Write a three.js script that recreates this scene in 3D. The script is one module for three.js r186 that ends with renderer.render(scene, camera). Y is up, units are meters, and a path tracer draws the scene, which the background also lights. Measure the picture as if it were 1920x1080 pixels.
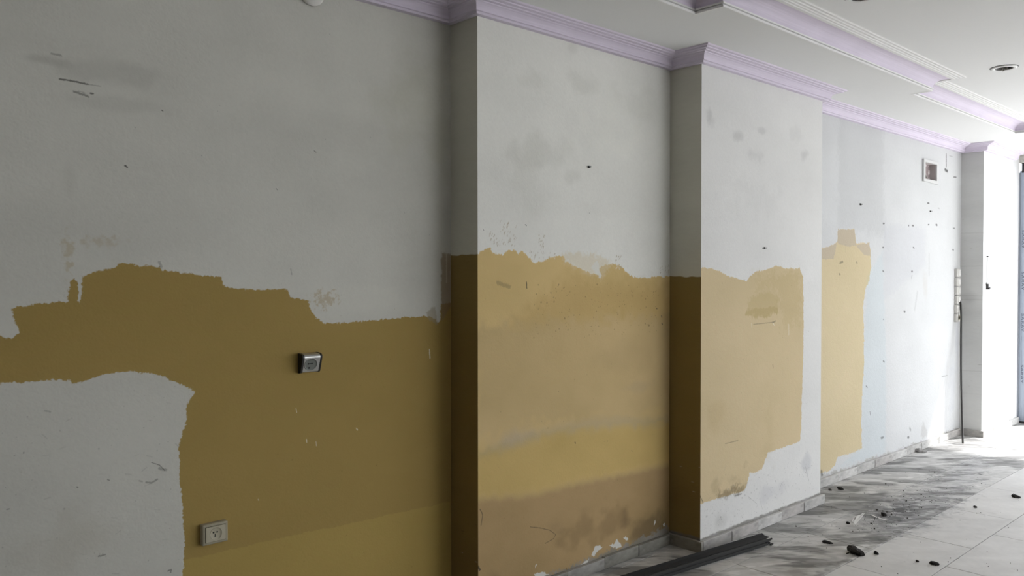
import * as THREE from 'three';
import { RoundedBoxGeometry } from 'three/addons/geometries/RoundedBoxGeometry.js';
import { mergeGeometries, toCreasedNormals, mergeVertices } from 'three/addons/utils/BufferGeometryUtils.js';

// ---------------------------------------------------------------- camera, sky, exposure
const scene = new THREE.Scene();
const EYE = 1.55;
const camera = new THREE.PerspectiveCamera(2 * Math.atan(540 / 1525.22) * 180 / Math.PI, 1920 / 1080, 0.05, 200);
camera.position.set(0, EYE, 0);
camera.rotation.order = 'YXZ';
camera.rotation.set(-0.9534 * Math.PI / 180, 46.9358 * Math.PI / 180, -0.0407 * Math.PI / 180);
const renderer = new THREE.WebGLRenderer({ antialias: true });
renderer.toneMapping = THREE.LinearToneMapping;
renderer.toneMappingExposure = 0.865;
renderer.shadowMap.enabled = true;
const SKY = [4.35, 4.52, 4.78], SUN = 11;
{
  // overcast sky: bright even cloud cover, a little brighter overhead, the same all the way round
  const W = 64, H = 64, data = new Float32Array(W * H * 4);
  for (let j = 0; j < H; j++) {
    const el = ((j + 0.5) / H - 0.5) * Math.PI, k = (3 + Math.max(0, Math.sin(el))) / 3;
    for (let i = 0; i < W; i++) { const p = (j * W + i) * 4; for (let c = 0; c < 3; c++) data[p + c] = SKY[c] * k; data[p + 3] = 1; }
  }
  const t = new THREE.DataTexture(data, W, H, THREE.RGBAFormat, THREE.FloatType);
  t.mapping = THREE.EquirectangularReflectionMapping; t.magFilter = THREE.LinearFilter; t.colorSpace = THREE.LinearSRGBColorSpace; t.needsUpdate = true;
  scene.background = t;
}

// a hazy sun ahead and to the right: it lights the pavement and falls through the shop front on the floor by the door
const sun = new THREE.DirectionalLight(new THREE.Color().setRGB(1, 0.99, 0.985), SUN);
sun.position.set(11, 28.5, -28.5); sun.shadow.radius = 5; sun.target.position.set(0, 0, -6); sun.castShadow = true; sun.shadow.mapSize.set(2048, 2048);
Object.assign(sun.shadow.camera, { left: -25, right: 25, top: 25, bottom: -25, near: 1, far: 80 });
scene.add(sun, sun.target);

// ---------------------------------------------------------------- plan, in metres (x into the room from the left wall, -z away from the camera)
const X = { A: -2.988, B: -2.794, C: -2.583, D: -2.782, E: -2.5845 };
const ZB = -2.399, ZC = -3.851, ZC1 = -5.271, ZE = -8.522, ZE1 = -9.438, ZF = -9.62, ZN = 3.0, XR = 4.5;
const ADDED_WIN = [-4.6, -9.0, 0.05, 2.6], FX0 = -2.4, FX1 = 3.4, FTOP = 2.62;
const YC = 2.7134, YT = 2.7837, YU = 2.877, PROJ = 0.1204, HB = 0.0626, TB = 0.0233;
const FEAT = {"A_ochre":[[-0.366,1.335],[-0.573,1.353],[-0.605,1.343],[-0.627,1.367],[-0.61,1.423],[-0.606,1.445],[-0.648,1.452],[-0.725,1.459],[-0.769,1.456],[-0.771,1.497],[-0.778,1.527],[-0.79,1.538],[-0.799,1.524],[-0.8,1.47],[-0.805,1.45],[-0.812,1.479],[-0.816,1.547],[-0.856,1.559],[-0.898,1.569],[-0.921,1.574],[-0.928,1.591],[-0.995,1.584],[-1.068,1.579],[-1.077,1.565],[-1.144,1.558],[-1.222,1.548],[-1.297,1.542],[-1.303,1.51],[-1.324,1.499],[-1.431,1.492],[-1.567,1.492],[-1.578,1.458],[-1.661,1.443],[-1.668,1.408],[-1.697,1.368],[-1.727,1.347],[-1.81,1.346],[-1.969,1.353],[-2.138,1.356],[-2.242,1.359],[-2.303,1.347],[-2.325,1.327],[-2.338,1.339],[-2.344,1.413],[-2.414,1.411],[-2.426,-0.316],[-1.114,0.121],[-1.141,0.407],[-1.141,0.446],[-1.15,0.513],[-1.148,0.602],[-1.147,0.681],[-1.142,0.741],[-1.133,0.82],[-1.135,0.859],[-1.131,0.909],[-1.135,0.937],[-1.149,0.974],[-1.163,1.022],[-1.16,1.077],[-1.183,1.098],[-1.197,1.116],[-1.141,1.147],[-1.084,1.182],[-1.028,1.203],[-0.956,1.213],[-0.87,1.207],[-0.803,1.186],[-0.778,1.181],[-0.775,1.194],[-0.723,1.206],[-0.63,1.204],[-0.571,1.204],[-0.365,1.22]],"A_strip":[[-2.345,1.648],[-2.408,1.65],[-2.408,1.399],[-2.344,1.338]],"A_light":[[-1.146,0.504],[-1.469,0.5],[-1.806,0.492],[-2.396,0.48],[-2.41,-0.31],[-1.114,0.121]],"A_scrape":[[-2.257,1.378],[-2.313,1.399],[-2.325,1.314],[-2.267,1.341]],"B_ochre":[[-2.35,1.642],[-2.4,1.648],[-2.429,1.658],[-2.471,1.674],[-2.494,1.647],[-2.527,1.645],[-2.561,1.641],[-2.595,1.666],[-2.629,1.667],[-2.653,1.642],[-2.681,1.663],[-2.716,1.638],[-2.752,1.608],[-2.807,1.606],[-2.863,1.633],[-2.919,1.641],[-2.969,1.637],[-2.977,1.616],[-3.056,1.589],[-3.178,1.557],[-3.229,1.546],[-3.246,1.59],[-3.349,1.611],[-3.416,1.591],[-3.484,1.543],[-3.577,1.528],[-3.697,1.533],[-3.925,1.545],[-3.962,-0.757],[-2.346,-0.22]],"B_thin":[[-2.938,1.647],[-3.076,1.66],[-3.22,1.654],[-3.349,1.614],[-3.254,1.535],[-3.158,1.557],[-2.977,1.61]],"B_drip":[[-3.216,1.624],[-3.233,1.59],[-3.258,1.546],[-3.237,1.535],[-3.195,1.568],[-3.17,1.59],[-3.187,1.601]],"B_tan":[[-2.381,1.309],[-2.752,1.323],[-3.137,1.321],[-3.578,1.322],[-3.874,1.324],[-3.876,0.762],[-3.486,0.764],[-3.097,0.803],[-2.788,0.823],[-2.611,0.795],[-2.38,0.79]],"B_yellow":[[-2.38,0.753],[-2.611,0.744],[-2.752,0.757],[-2.978,0.764],[-3.307,0.737],[-3.58,0.708],[-3.887,0.699],[-3.888,0.457],[-3.487,0.472],[-3.057,0.489],[-2.752,0.491],[-2.379,0.535]],"B_base":[[-2.379,0.528],[-2.752,0.485],[-3.057,0.483],[-3.487,0.466],[-3.904,0.455],[-3.935,-0.748],[-2.346,-0.22]],"B_dark":[[-2.789,1.432],[-2.977,1.535],[-3.53,1.505],[-3.822,1.472],[-3.823,1.319],[-3.056,1.324],[-2.611,1.326]],"B_chips":[[[-3.18,0.096],[-3.206,0.129],[-3.248,0.128],[-3.27,0.109],[-3.231,0.095],[-3.189,0.08]],[[-3.322,0.103],[-3.361,0.105],[-3.384,0.129],[-3.397,0.106],[-3.424,0.085],[-3.384,0.08],[-3.344,0.086]],[[-3.429,0.122],[-3.47,0.118],[-3.474,0.1],[-3.442,0.11]],[[-2.752,0.099],[-2.825,0.088],[-2.863,0.062],[-2.77,0.073]],[[-3.09,0.057],[-3.131,0.069],[-3.155,0.069],[-3.139,0.045]],[[-3.712,0.156],[-3.722,0.16],[-3.727,0.14],[-3.712,0.131]],[[-3.797,0.119],[-3.812,0.119],[-3.817,0.103],[-3.797,0.107]],[[-3.18,0.054],[-3.21,0.05],[-3.201,0.043]],[[-2.763,0.143],[-2.774,0.14],[-2.766,0.126]]],"C_ochre":[[-3.776,1.586],[-3.843,1.587],[-3.958,1.584],[-4.05,1.563],[-4.151,1.539],[-4.325,1.51],[-4.385,1.548],[-4.415,1.564],[-4.571,1.58],[-4.667,1.607],[-4.767,1.588],[-4.973,1.589],[-5.017,1.53],[-5.027,1.251],[-5.016,0.902],[-4.999,0.554],[-4.985,0.458],[-4.581,0.449],[-4.505,0.355],[-4.456,0.347],[-4.364,0.356],[-4.335,0.288],[-4.305,0.261],[-4.217,0.261],[-4.048,0.268],[-3.876,0.27],[-3.783,0.273]],"C_patch":[[-4.344,1.389],[-4.398,1.429],[-4.572,1.439],[-4.702,1.41],[-4.69,1.311],[-4.51,1.297],[-4.315,1.31]],"C_band":[[-4.315,1.304],[-4.326,1.338],[-4.51,1.346],[-4.696,1.344],[-4.69,1.307],[-4.51,1.29]],"C_rub":[[-4.403,1.532],[-4.635,1.548],[-4.974,1.565],[-4.998,1.252],[-4.77,1.193],[-4.702,1.431],[-4.446,1.467]],"C_dirt":[[-4.02,0.298],[-4.159,0.303],[-4.323,0.29],[-4.299,0.262],[-4.217,0.258],[-4.048,0.262]],"D_ochre":[[-5.591,1.719],[-5.673,1.737],[-5.823,1.759],[-5.926,1.798],[-5.933,1.885],[-6.212,1.892],[-6.241,1.786],[-6.48,1.8],[-6.502,1.695],[-6.513,1.589],[-6.485,1.504],[-6.408,1.42],[-6.371,1.295],[-6.395,1.034],[-6.398,0.811],[-6.371,0.687],[-6.356,0.394],[-6.369,0.174],[-6.218,0.171],[-5.947,0.172],[-5.904,0.11],[-5.776,0.092],[-5.667,0.098],[-5.57,0.107]],"D_top":[[[-5.591,1.719],[-5.823,1.759],[-5.917,1.785],[-5.867,1.662],[-5.592,1.658]],[[-5.933,1.885],[-6.212,1.892],[-6.241,1.773],[-6.104,1.758],[-5.97,1.775],[-5.926,1.786]],[[-6.241,1.773],[-6.48,1.8],[-6.502,1.695],[-6.385,1.701]]],"D_stain":[[-7.607,0.248],[-7.561,0.14],[-7.623,0.089],[-7.71,0.091],[-7.721,0.148],[-7.658,0.185]],"D_cyan":[[-6.436,1.525],[-6.733,1.742],[-6.823,0.733],[-6.813,0.073],[-6.219,0.08],[-5.948,0.103],[-6.378,0.181],[-6.38,0.686]],"D_grey":[[-5.929,2.877],[-6.714,2.908],[-6.762,1.873],[-5.942,1.886]],"D_grey2":[[-6.73,1.958],[-7.635,1.958],[-7.642,1.617],[-6.771,1.35]],"E_string":[[-8.639,1.723],[-8.639,1.463]],"A_marks":[[[[-0.751,2.196],[-0.779,2.196],[-0.812,2.194],[-0.836,2.192]],0.006,0.8],[[[-0.836,2.192],[-0.878,2.192]],0.004,0.35],[[[-0.795,2.161],[-0.82,2.156],[-0.838,2.151]],0.008,0.6],[[[-0.808,2.165],[-0.828,2.162]],0.003,0.4],[[[-0.846,2.163],[-0.854,2.163]],0.006,0.8],[[[-0.729,2.275],[-0.756,2.274]],0.008,0.4],[[[-1.08,2.138],[-1.084,2.136]],0.004,0.8],[[[-0.955,1.929],[-0.961,1.925]],0.006,0.9],[[[-1.688,2.056],[-1.696,2.052]],0.004,0.7],[[[-1.521,1.889],[-1.525,1.885]],0.004,0.6],[[[-1.035,0.881],[-1.063,0.867],[-1.081,0.845]],0.003,0.7],[[[-1.063,0.855],[-1.085,0.846]],0.01,0.45],[[[-1.016,0.814],[-1.034,0.808],[-1.055,0.818]],0.007,0.5],[[[-0.993,0.823],[-1.003,0.818]],0.006,0.3],[[[-0.858,0.587],[-0.878,0.587]],0.006,0.55],[[[-0.889,0.845],[-0.894,0.842]],0.004,0.6],[[[-0.588,0.802],[-0.594,0.802]],0.004,0.5],[[[-1.068,1.594],[-1.074,1.579]],0.012,0.4],[[[-1.581,1.573],[-1.585,1.55]],0.005,0.35],[[[-1.09,0.479],[-1.101,0.48],[-1.099,0.471]],0.006,0.6],[[[-0.698,1.105],[-0.714,1.099]],0.006,0.3],[[[-0.636,0.974],[-0.637,0.977]],0.004,0.5],[[[-0.792,0.837],[-0.795,0.834]],0.004,0.6]],"A_light_marks":[[[[-2.275,1.206],[-2.278,1.166]],0.007,0.9],[[[-1.601,1.009],[-1.604,0.994]],0.004,0.8],[[[-1.646,0.878],[-1.648,0.866]],0.005,0.9],[[[-1.69,0.863],[-1.692,0.845]],0.004,0.6],[[[-1.883,0.893],[-1.889,0.885]],0.006,0.8],[[[-2.376,1.642],[-2.376,1.512]],0.008,0.5],[[[-1.437,0.673],[-1.439,0.668]],0.004,0.5]],"B_marks":[[[[-3.14,2.102],[-3.161,2.101]],0.009,0.9],[[[-2.706,1.513],[-2.709,1.483]],0.006,0.8],[[[-3.049,0.697],[-3.053,0.691]],0.006,0.8],[[[-3.772,1.315],[-3.777,1.306]],0.006,0.8],[[[-3.777,1.272],[-3.783,1.266]],0.007,0.9],[[[-3.727,1.359],[-3.732,1.356]],0.006,0.7],[[[-2.699,1.788],[-2.706,1.783]],0.004,0.7],[[[-2.432,1.755],[-2.436,1.751]],0.004,0.6],[[[-3.157,1.867],[-3.161,1.865]],0.004,0.6],[[[-2.73,0.332],[-2.796,0.313],[-2.863,0.288],[-2.908,0.256],[-2.893,0.239],[-2.833,0.228]],0.004,0.55],[[[-2.411,0.481],[-2.427,0.453],[-2.417,0.406]],0.005,0.6],[[[-2.395,0.223],[-2.41,0.205]],0.012,0.8],[[[-2.994,0.043],[-2.986,0.069]],0.006,0.5],[[[-3.505,0.586],[-3.51,0.582]],0.005,0.6],[[[-2.52,1.512],[-2.594,1.492]],0.02,0.3]],"C_marks":[[[[-4.506,1.71],[-4.544,1.711]],0.007,0.9],[[[-4.307,1.519],[-4.296,1.507]],0.006,0.3],[[[-4.101,0.571],[-4.238,0.57]],0.006,0.4],[[[-4.405,1.249],[-4.657,1.252]],0.006,0.4],[[[-4.625,1.25],[-4.664,1.258]],0.01,0.35],[[[-4.634,0.987],[-4.64,0.967]],0.005,0.8],[[[-4.206,0.248],[-4.276,0.247]],0.01,0.5],[[[-5.059,0.282],[-5.112,0.177]],0.004,0.4],[[[-4.347,0.221],[-4.457,0.151]],0.003,0.3],[[[-4.482,0.179],[-4.52,0.106]],0.003,0.3],[[[-3.85,0.314],[-3.876,0.273]],0.008,0.6]],"C_light_marks":[[[[-4.831,1.231],[-4.832,1.163]],0.005,0.8],[[[-4.381,1.256],[-4.387,1.231]],0.004,0.8],[[[-4.631,1.249],[-4.651,1.232]],0.007,0.7]],"D_marks":[[[[-6.302,2.094],[-6.331,2.093]],0.016,0.9],[[[-7.68,2.184],[-7.717,2.186]],0.014,0.8],[[[-6.74,1.963],[-6.761,1.964]],0.014,0.8],[[[-7.253,1.967],[-7.265,1.967]],0.014,0.7],[[[-7.334,1.97],[-7.369,1.971]],0.014,0.7],[[[-7.887,2.002],[-7.913,1.998]],0.02,0.7],[[[-7.696,1.994],[-7.721,1.995]],0.012,0.7],[[[-7.936,2.155],[-7.962,2.152]],0.014,0.3],[[[-6.733,1.768],[-6.754,1.768]],0.014,0.7],[[[-7.361,1.782],[-7.385,1.777]],0.014,0.7],[[[-8.319,1.985],[-8.361,1.986]],0.014,0.6],[[[-8.31,1.782],[-8.338,1.778]],0.014,0.7],[[[-6.736,1.577],[-6.757,1.572]],0.014,0.7],[[[-7.33,1.573],[-7.353,1.574]],0.016,0.7],[[[-7.342,1.541],[-7.331,1.513]],0.008,0.6],[[[-7.175,1.232],[-7.198,1.229]],0.016,0.8],[[[-6.753,1.18],[-6.763,1.18]],0.012,0.5],[[[-6.759,0.839],[-6.78,0.829]],0.014,0.7],[[[-8.124,2.665],[-8.127,2.552]],0.02,0.8],[[[-8.101,2.52],[-8.155,2.51]],0.03,0.85],[[[-8.322,2.469],[-8.392,2.474]],0.012,0.75],[[[-8.206,2.659],[-8.29,2.657]],0.01,0.25],[[[-7.727,1.737],[-7.731,1.536]],0.01,0.3],[[[-6.253,1.642],[-6.262,1.637]],0.02,0.4],[[[-5.971,1.635],[-6.016,1.643]],0.02,0.5],[[[-5.964,1.551],[-5.973,1.547]],0.016,0.6],[[[-8.062,0.6],[-8.198,0.598]],0.01,0.4],[[[-7.321,0.214],[-7.333,0.199]],0.03,0.4],[[[-7.275,0.142],[-7.299,0.138]],0.02,0.7],[[[-6.727,0.213],[-6.769,0.211]],0.02,0.6],[[[-6.511,0.452],[-6.521,0.425]],0.01,0.6],[[[-6.439,0.664],[-6.459,0.653]],0.012,0.7],[[[-5.692,0.109],[-5.701,0.085]],0.03,0.6],[[[-6.058,1.777],[-6.068,1.709]],0.004,0.2],[[[-7.464,1.391],[-7.407,1.243]],0.03,0.12]],"E_marks":[[[[-8.616,1.458],[-8.648,1.417]],0.03,0.9]],"F_stain":[[-2.337,-7.707],[-2.337,-7.19],[-2.289,-6.372],[-2.252,-5.879],[-2.198,-5.648],[-2.246,-5.505],[-2.169,-5.156],[-2.144,-4.946],[-2.034,-4.913],[-1.925,-5.029],[-1.897,-5.286],[-1.929,-5.841],[-2.072,-6.717],[-2.188,-7.348]],"F_scrap":[[[-2.328,-5.153],[-2.332,-5.377],[-2.287,-5.371],[-2.233,-5.088]],[[-2.33,-5.134],[-2.269,-5.099],[-2.238,-5.099],[-2.289,-5.246]]],"B_arc":[[-2.38,0.741],[-2.509,0.776],[-2.68,0.793],[-2.9,0.803],[-3.138,0.806],[-3.441,0.778],[-3.725,0.734],[-3.887,0.746],[-3.887,0.699],[-3.627,0.702],[-3.351,0.731],[-3.057,0.753],[-2.788,0.752],[-2.611,0.732],[-2.411,0.712]]};

// ---------------------------------------------------------------- helpers
let seed = 7;
const rnd = () => { seed = (seed * 1664525 + 1013904223) >>> 0; return seed / 4294967296; };
const ran = (a, b) => a + (b - a) * rnd();
const used = new Map();
function numbered(n) { const k = used.get(n) ?? 0; used.set(n, k + 1); return k ? `${n}_${String(k).padStart(3, '0')}` : n; }
function mesh(name, geo, mat, parent = scene, label) {
  const m = new THREE.Mesh(geo, mat); m.name = parent === scene ? numbered(name) : childName(name, parent);
  m.castShadow = m.receiveShadow = true; if (label) m.userData.label = label; parent.add(m); return m;
}
function childName(n, p) { let k = 0; const has = (s) => p.children.some((c) => c.name === s); let s = n; while (has(s)) { k++; s = `${n}_${String(k).padStart(3, '0')}`; } return s; }
function struct(name) { const g = new THREE.Group(); g.name = numbered(name); g.userData.kind = 'structure'; scene.add(g); return g; }
function thing(name, label, category, pos = [0, 0, 0], ry = 0, group) {
  const g = new THREE.Group(); g.name = numbered(name); g.userData = { label, category }; if (group) g.userData.group = group;
  g.position.set(...pos); g.rotation.y = ry; scene.add(g); return g;
}
const lin = (r, g, b) => new THREE.Color().setRGB(r, g, b);
const std = (c, rough = 0.85, extra = {}) => new THREE.MeshStandardMaterial({ color: Array.isArray(c) ? lin(...c) : c, roughness: rough, ...extra });
const boxAt = (x0, x1, y0, y1, z0, z1) => { const g = new THREE.BoxGeometry(Math.abs(x1 - x0), Math.abs(y1 - y0), Math.abs(z1 - z0)); g.translate((x0 + x1) / 2, (y0 + y1) / 2, (z0 + z1) / 2); return g; };
const rbox = (w, h, d, r, x = 0, y = 0, z = 0, s = 2) => { const g = new RoundedBoxGeometry(w, h, d, s, r); g.translate(x, y, z); return g; };
const cyl = (r, h, x, y, z, n = 24, r2 = r) => { const g = new THREE.CylinderGeometry(r2, r, h, n); g.rotateZ(-Math.PI / 2); g.translate(x, y, z); return g; }; // axis along x

// value noise
const PERM = new Uint8Array(512); { const a = [...Array(256).keys()]; for (let i = 255; i > 0; i--) { const j = Math.floor(rnd() * (i + 1)); [a[i], a[j]] = [a[j], a[i]]; } for (let i = 0; i < 512; i++) PERM[i] = a[i & 255]; }
function noise(x, y) {
  const xi = Math.floor(x), yi = Math.floor(y), fx = x - xi, fy = y - yi, u = fx * fx * (3 - 2 * fx), v = fy * fy * (3 - 2 * fy), X0 = xi & 255, Y0 = yi & 255;
  const a = PERM[PERM[X0] + Y0], b = PERM[PERM[(X0 + 1) & 255] + Y0], c = PERM[PERM[X0] + ((Y0 + 1) & 255)], d = PERM[PERM[(X0 + 1) & 255] + ((Y0 + 1) & 255)];
  return ((a + (b - a) * u) * (1 - v) + (c + (d - c) * u) * v) / 255;
}
const fbm = (x, y, o = 4) => { let s = 0, a = 0.5, t = 0; for (let i = 0; i < o; i++) { s += a * noise(x, y); t += a; a *= 0.5; x = x * 2.03 + 17.1; y = y * 2.03 + 5.3; } return s / t; };
const sstep = (a, b, x) => { const t = Math.min(1, Math.max(0, (x - a) / (b - a))); return t * t * (3 - 2 * t); };
const toS = (v) => Math.round(255 * Math.min(1, Math.max(0, v <= 0.0031308 ? v * 12.92 : 1.055 * Math.pow(v, 1 / 2.4) - 0.055)));

// A painted surface: s runs along the surface, t across it, both in metres.
class Paint {
  constructor(w, h, s0, s1, t0, t1) { Object.assign(this, { w, h, s0, s1, t0, t1, ds: (s1 - s0) / w, dt: (t1 - t0) / h }); this.px = new Float32Array(w * h * 3); }
  fill(fn) { const { w, h } = this; for (let j = 0; j < h; j++) for (let i = 0; i < w; i++) { const c = fn(this.s0 + (i + 0.5) * this.ds, this.t0 + (j + 0.5) * this.dt), p = (j * w + i) * 3; this.px[p] = c[0]; this.px[p + 1] = c[1]; this.px[p + 2] = c[2]; } return this; }
  box(pts, pad) {
    let a = 1e9, b = -1e9, c = 1e9, d = -1e9; for (const [s, t] of pts) { a = Math.min(a, s); b = Math.max(b, s); c = Math.min(c, t); d = Math.max(d, t); }
    const I = (s) => (s - this.s0) / this.ds, J = (t) => (t - this.t0) / this.dt;
    return [Math.max(0, Math.floor(I(a - pad))), Math.min(this.w - 1, Math.ceil(I(b + pad))), Math.max(0, Math.floor(J(c - pad))), Math.min(this.h - 1, Math.ceil(J(d + pad)))];
  }
  // polygon of colour col(s, t) or [r,g,b]; soft = width of the edge, rag = how far the edge wanders, dry = dry-brush speckle
  poly(pts, col, { soft = 0.002, rag = 0.008, dry = 0, k = 1, fine = 90, fa = 0.9, mul = false } = {}) {
    const pad = soft + rag * 2 + dry, [i0, i1, j0, j1] = this.box(pts, pad), n = pts.length;
    for (let j = j0; j <= j1; j++) for (let i = i0; i <= i1; i++) {
      const s = this.s0 + (i + 0.5) * this.ds, t = this.t0 + (j + 0.5) * this.dt;
      const wx = s + (noise(s * 28, t * 28) - 0.5) * rag + (noise(s * fine + 9, t * fine) - 0.5) * rag * fa, wy = t + (noise(s * 28 + 50, t * 28) - 0.5) * rag + (noise(s * fine, t * fine + 70) - 0.5) * rag * fa;
      let ins = false, dist = 1e9;
      for (let a = 0, b = n - 1; a < n; b = a++) {
        const ax = pts[a][0], ay = pts[a][1], bx = pts[b][0], by = pts[b][1];
        if ((ay > wy) !== (by > wy) && wx < (bx - ax) * (wy - ay) / (by - ay) + ax) ins = !ins;
        const ex = bx - ax, ey = by - ay, l = ex * ex + ey * ey || 1e-9, u = Math.min(1, Math.max(0, ((wx - ax) * ex + (wy - ay) * ey) / l)), qx = wx - ax - u * ex, qy = wy - ay - u * ey, q = qx * qx + qy * qy;
        if (q < dist) dist = q;
      }
      let sd = Math.sqrt(dist) * (ins ? 1 : -1);
      if (dry) sd += (fbm(s * 160, t * 160, 3) - 0.5) * dry * 2;
      const al = k * sstep(-soft, soft, sd); if (al <= 0.002) continue;
      this.blend(i, j, typeof col === 'function' ? col(s, t) : col, al, mul);
    }
    return this;
  }
  blend(i, j, c, al, mul) { const p = (j * this.w + i) * 3; for (let q = 0; q < 3; q++) this.px[p + q] = mul ? this.px[p + q] * (1 - al + al * c[q]) : this.px[p + q] * (1 - al) + c[q] * al; }
  line(pts, width, col, k = 1, rag = 0.5) {
    const [i0, i1, j0, j1] = this.box(pts, width * 2);
    for (let j = j0; j <= j1; j++) for (let i = i0; i <= i1; i++) {
      const s = this.s0 + (i + 0.5) * this.ds, t = this.t0 + (j + 0.5) * this.dt; let dist = 1e9;
      for (let a = 1; a < pts.length; a++) { const [ax, ay] = pts[a - 1], [bx, by] = pts[a], ex = bx - ax, ey = by - ay, l = ex * ex + ey * ey || 1e-9, u = Math.min(1, Math.max(0, ((s - ax) * ex + (t - ay) * ey) / l)); dist = Math.min(dist, Math.hypot(s - ax - u * ex, t - ay - u * ey)); }
      const al = k * sstep(width * 0.65, width * 0.25, dist + (fbm(s * 250, t * 250, 2) - 0.5) * width * rag); if (al > 0.01) this.blend(i, j, col, al);
    }
    return this;
  }
  blob(s, t, rs, rt, col, k, { ang = 0, rag = 0.8, freq = 9, mul = true } = {}) {
    const R = Math.max(rs, rt) * 1.6, [i0, i1, j0, j1] = this.box([[s, t]], R), ca = Math.cos(ang), sa = Math.sin(ang);
    for (let j = j0; j <= j1; j++) for (let i = i0; i <= i1; i++) {
      const ds = this.s0 + (i + 0.5) * this.ds - s, dt = this.t0 + (j + 0.5) * this.dt - t, u = (ds * ca + dt * sa) / rs, v = (-ds * sa + dt * ca) / rt;
      const d = Math.hypot(u, v) + (fbm((ds + s) * freq + 3, (dt + t) * freq, 4) - 0.5) * rag * 2, al = k * sstep(1.1, 0.2, d); if (al > 0.004) this.blend(i, j, col, al, mul);
    }
    return this;
  }
  specks(count, area, col, r0, r1, k) { for (let n = 0; n < count; n++) { const s = ran(area[0], area[1]), t = ran(area[2], area[3]), r = ran(r0, r1) * (rnd() < 0.15 ? 1.8 : 1); this.blob(s, t, r * ran(0.7, 1.5), r, col, k * ran(0.4, 1), { rag: 0.3, freq: 200, mul: false }); } return this; }
  texture(srgb = true) {
    const { w, h, px } = this, d = new Uint8Array(w * h * 4);
    for (let i = 0; i < w * h; i++) { for (let q = 0; q < 3; q++) d[i * 4 + q] = srgb ? toS(px[i * 3 + q]) : Math.round(255 * Math.min(1, Math.max(0, px[i * 3 + q]))); d[i * 4 + 3] = 255; }
    const t = new THREE.DataTexture(d, w, h, THREE.RGBAFormat); if (srgb) t.colorSpace = THREE.SRGBColorSpace; t.magFilter = THREE.LinearFilter; t.minFilter = THREE.LinearMipmapLinearFilter; t.generateMipmaps = true;
    t.wrapS = t.wrapT = THREE.MirroredRepeatWrapping; t.needsUpdate = true; this.px = null; return t;
  }
}
// plaster relief shared by all walls: rolled paint with trowel waves
const plaster = new Paint(512, 512, 0, 1, 0, 1).fill((s, t) => { const v = 0.45 * fbm(s * 9, t * 9, 3) + 0.35 * fbm(s * 60, t * 60, 3) + 0.2 * noise(s * 200, t * 200); return [v, v, v]; }).texture(false);
function bump(rs, rt) { const t = plaster.clone(); t.repeat.set(rs, rt); t.needsUpdate = true; return t; }

// ---------------------------------------------------------------- paint of each wall; s is -z, so that s grows away from the camera
const flip = (pts) => pts.map(([z, y]) => [-z, y]);
const P = (k) => flip(FEAT[k]);
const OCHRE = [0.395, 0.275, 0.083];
const tint = (base, amt, fs, ft) => (s, t) => { const n = 1 + (fbm(s * fs, t * ft, 4) - 0.5) * amt; return [base[0] * n, base[1] * n, base[2] * n * (1 + (n - 1) * 0.4)]; };
const white = (r, g, b, amt = 0.16) => (s, t) => { const n = 1 + (fbm(s * 3.1, t * 3.1, 5) - 0.5) * amt + (fbm(s * 1.2 + 8, t * 7, 3) - 0.5) * amt * 0.6 + (noise(s * 110, t * 110) - 0.5) * 0.03; return [r * n, g * n, b * n]; };
const marks = (p, key, col) => { for (const [pts, w, k] of FEAT[key]) p.line(flip(pts), w, col, k); };
const GRIME = [0.10, 0.095, 0.08], DARK = [0.03, 0.028, 0.024], PALE = [0.72, 0.68, 0.55];

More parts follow.
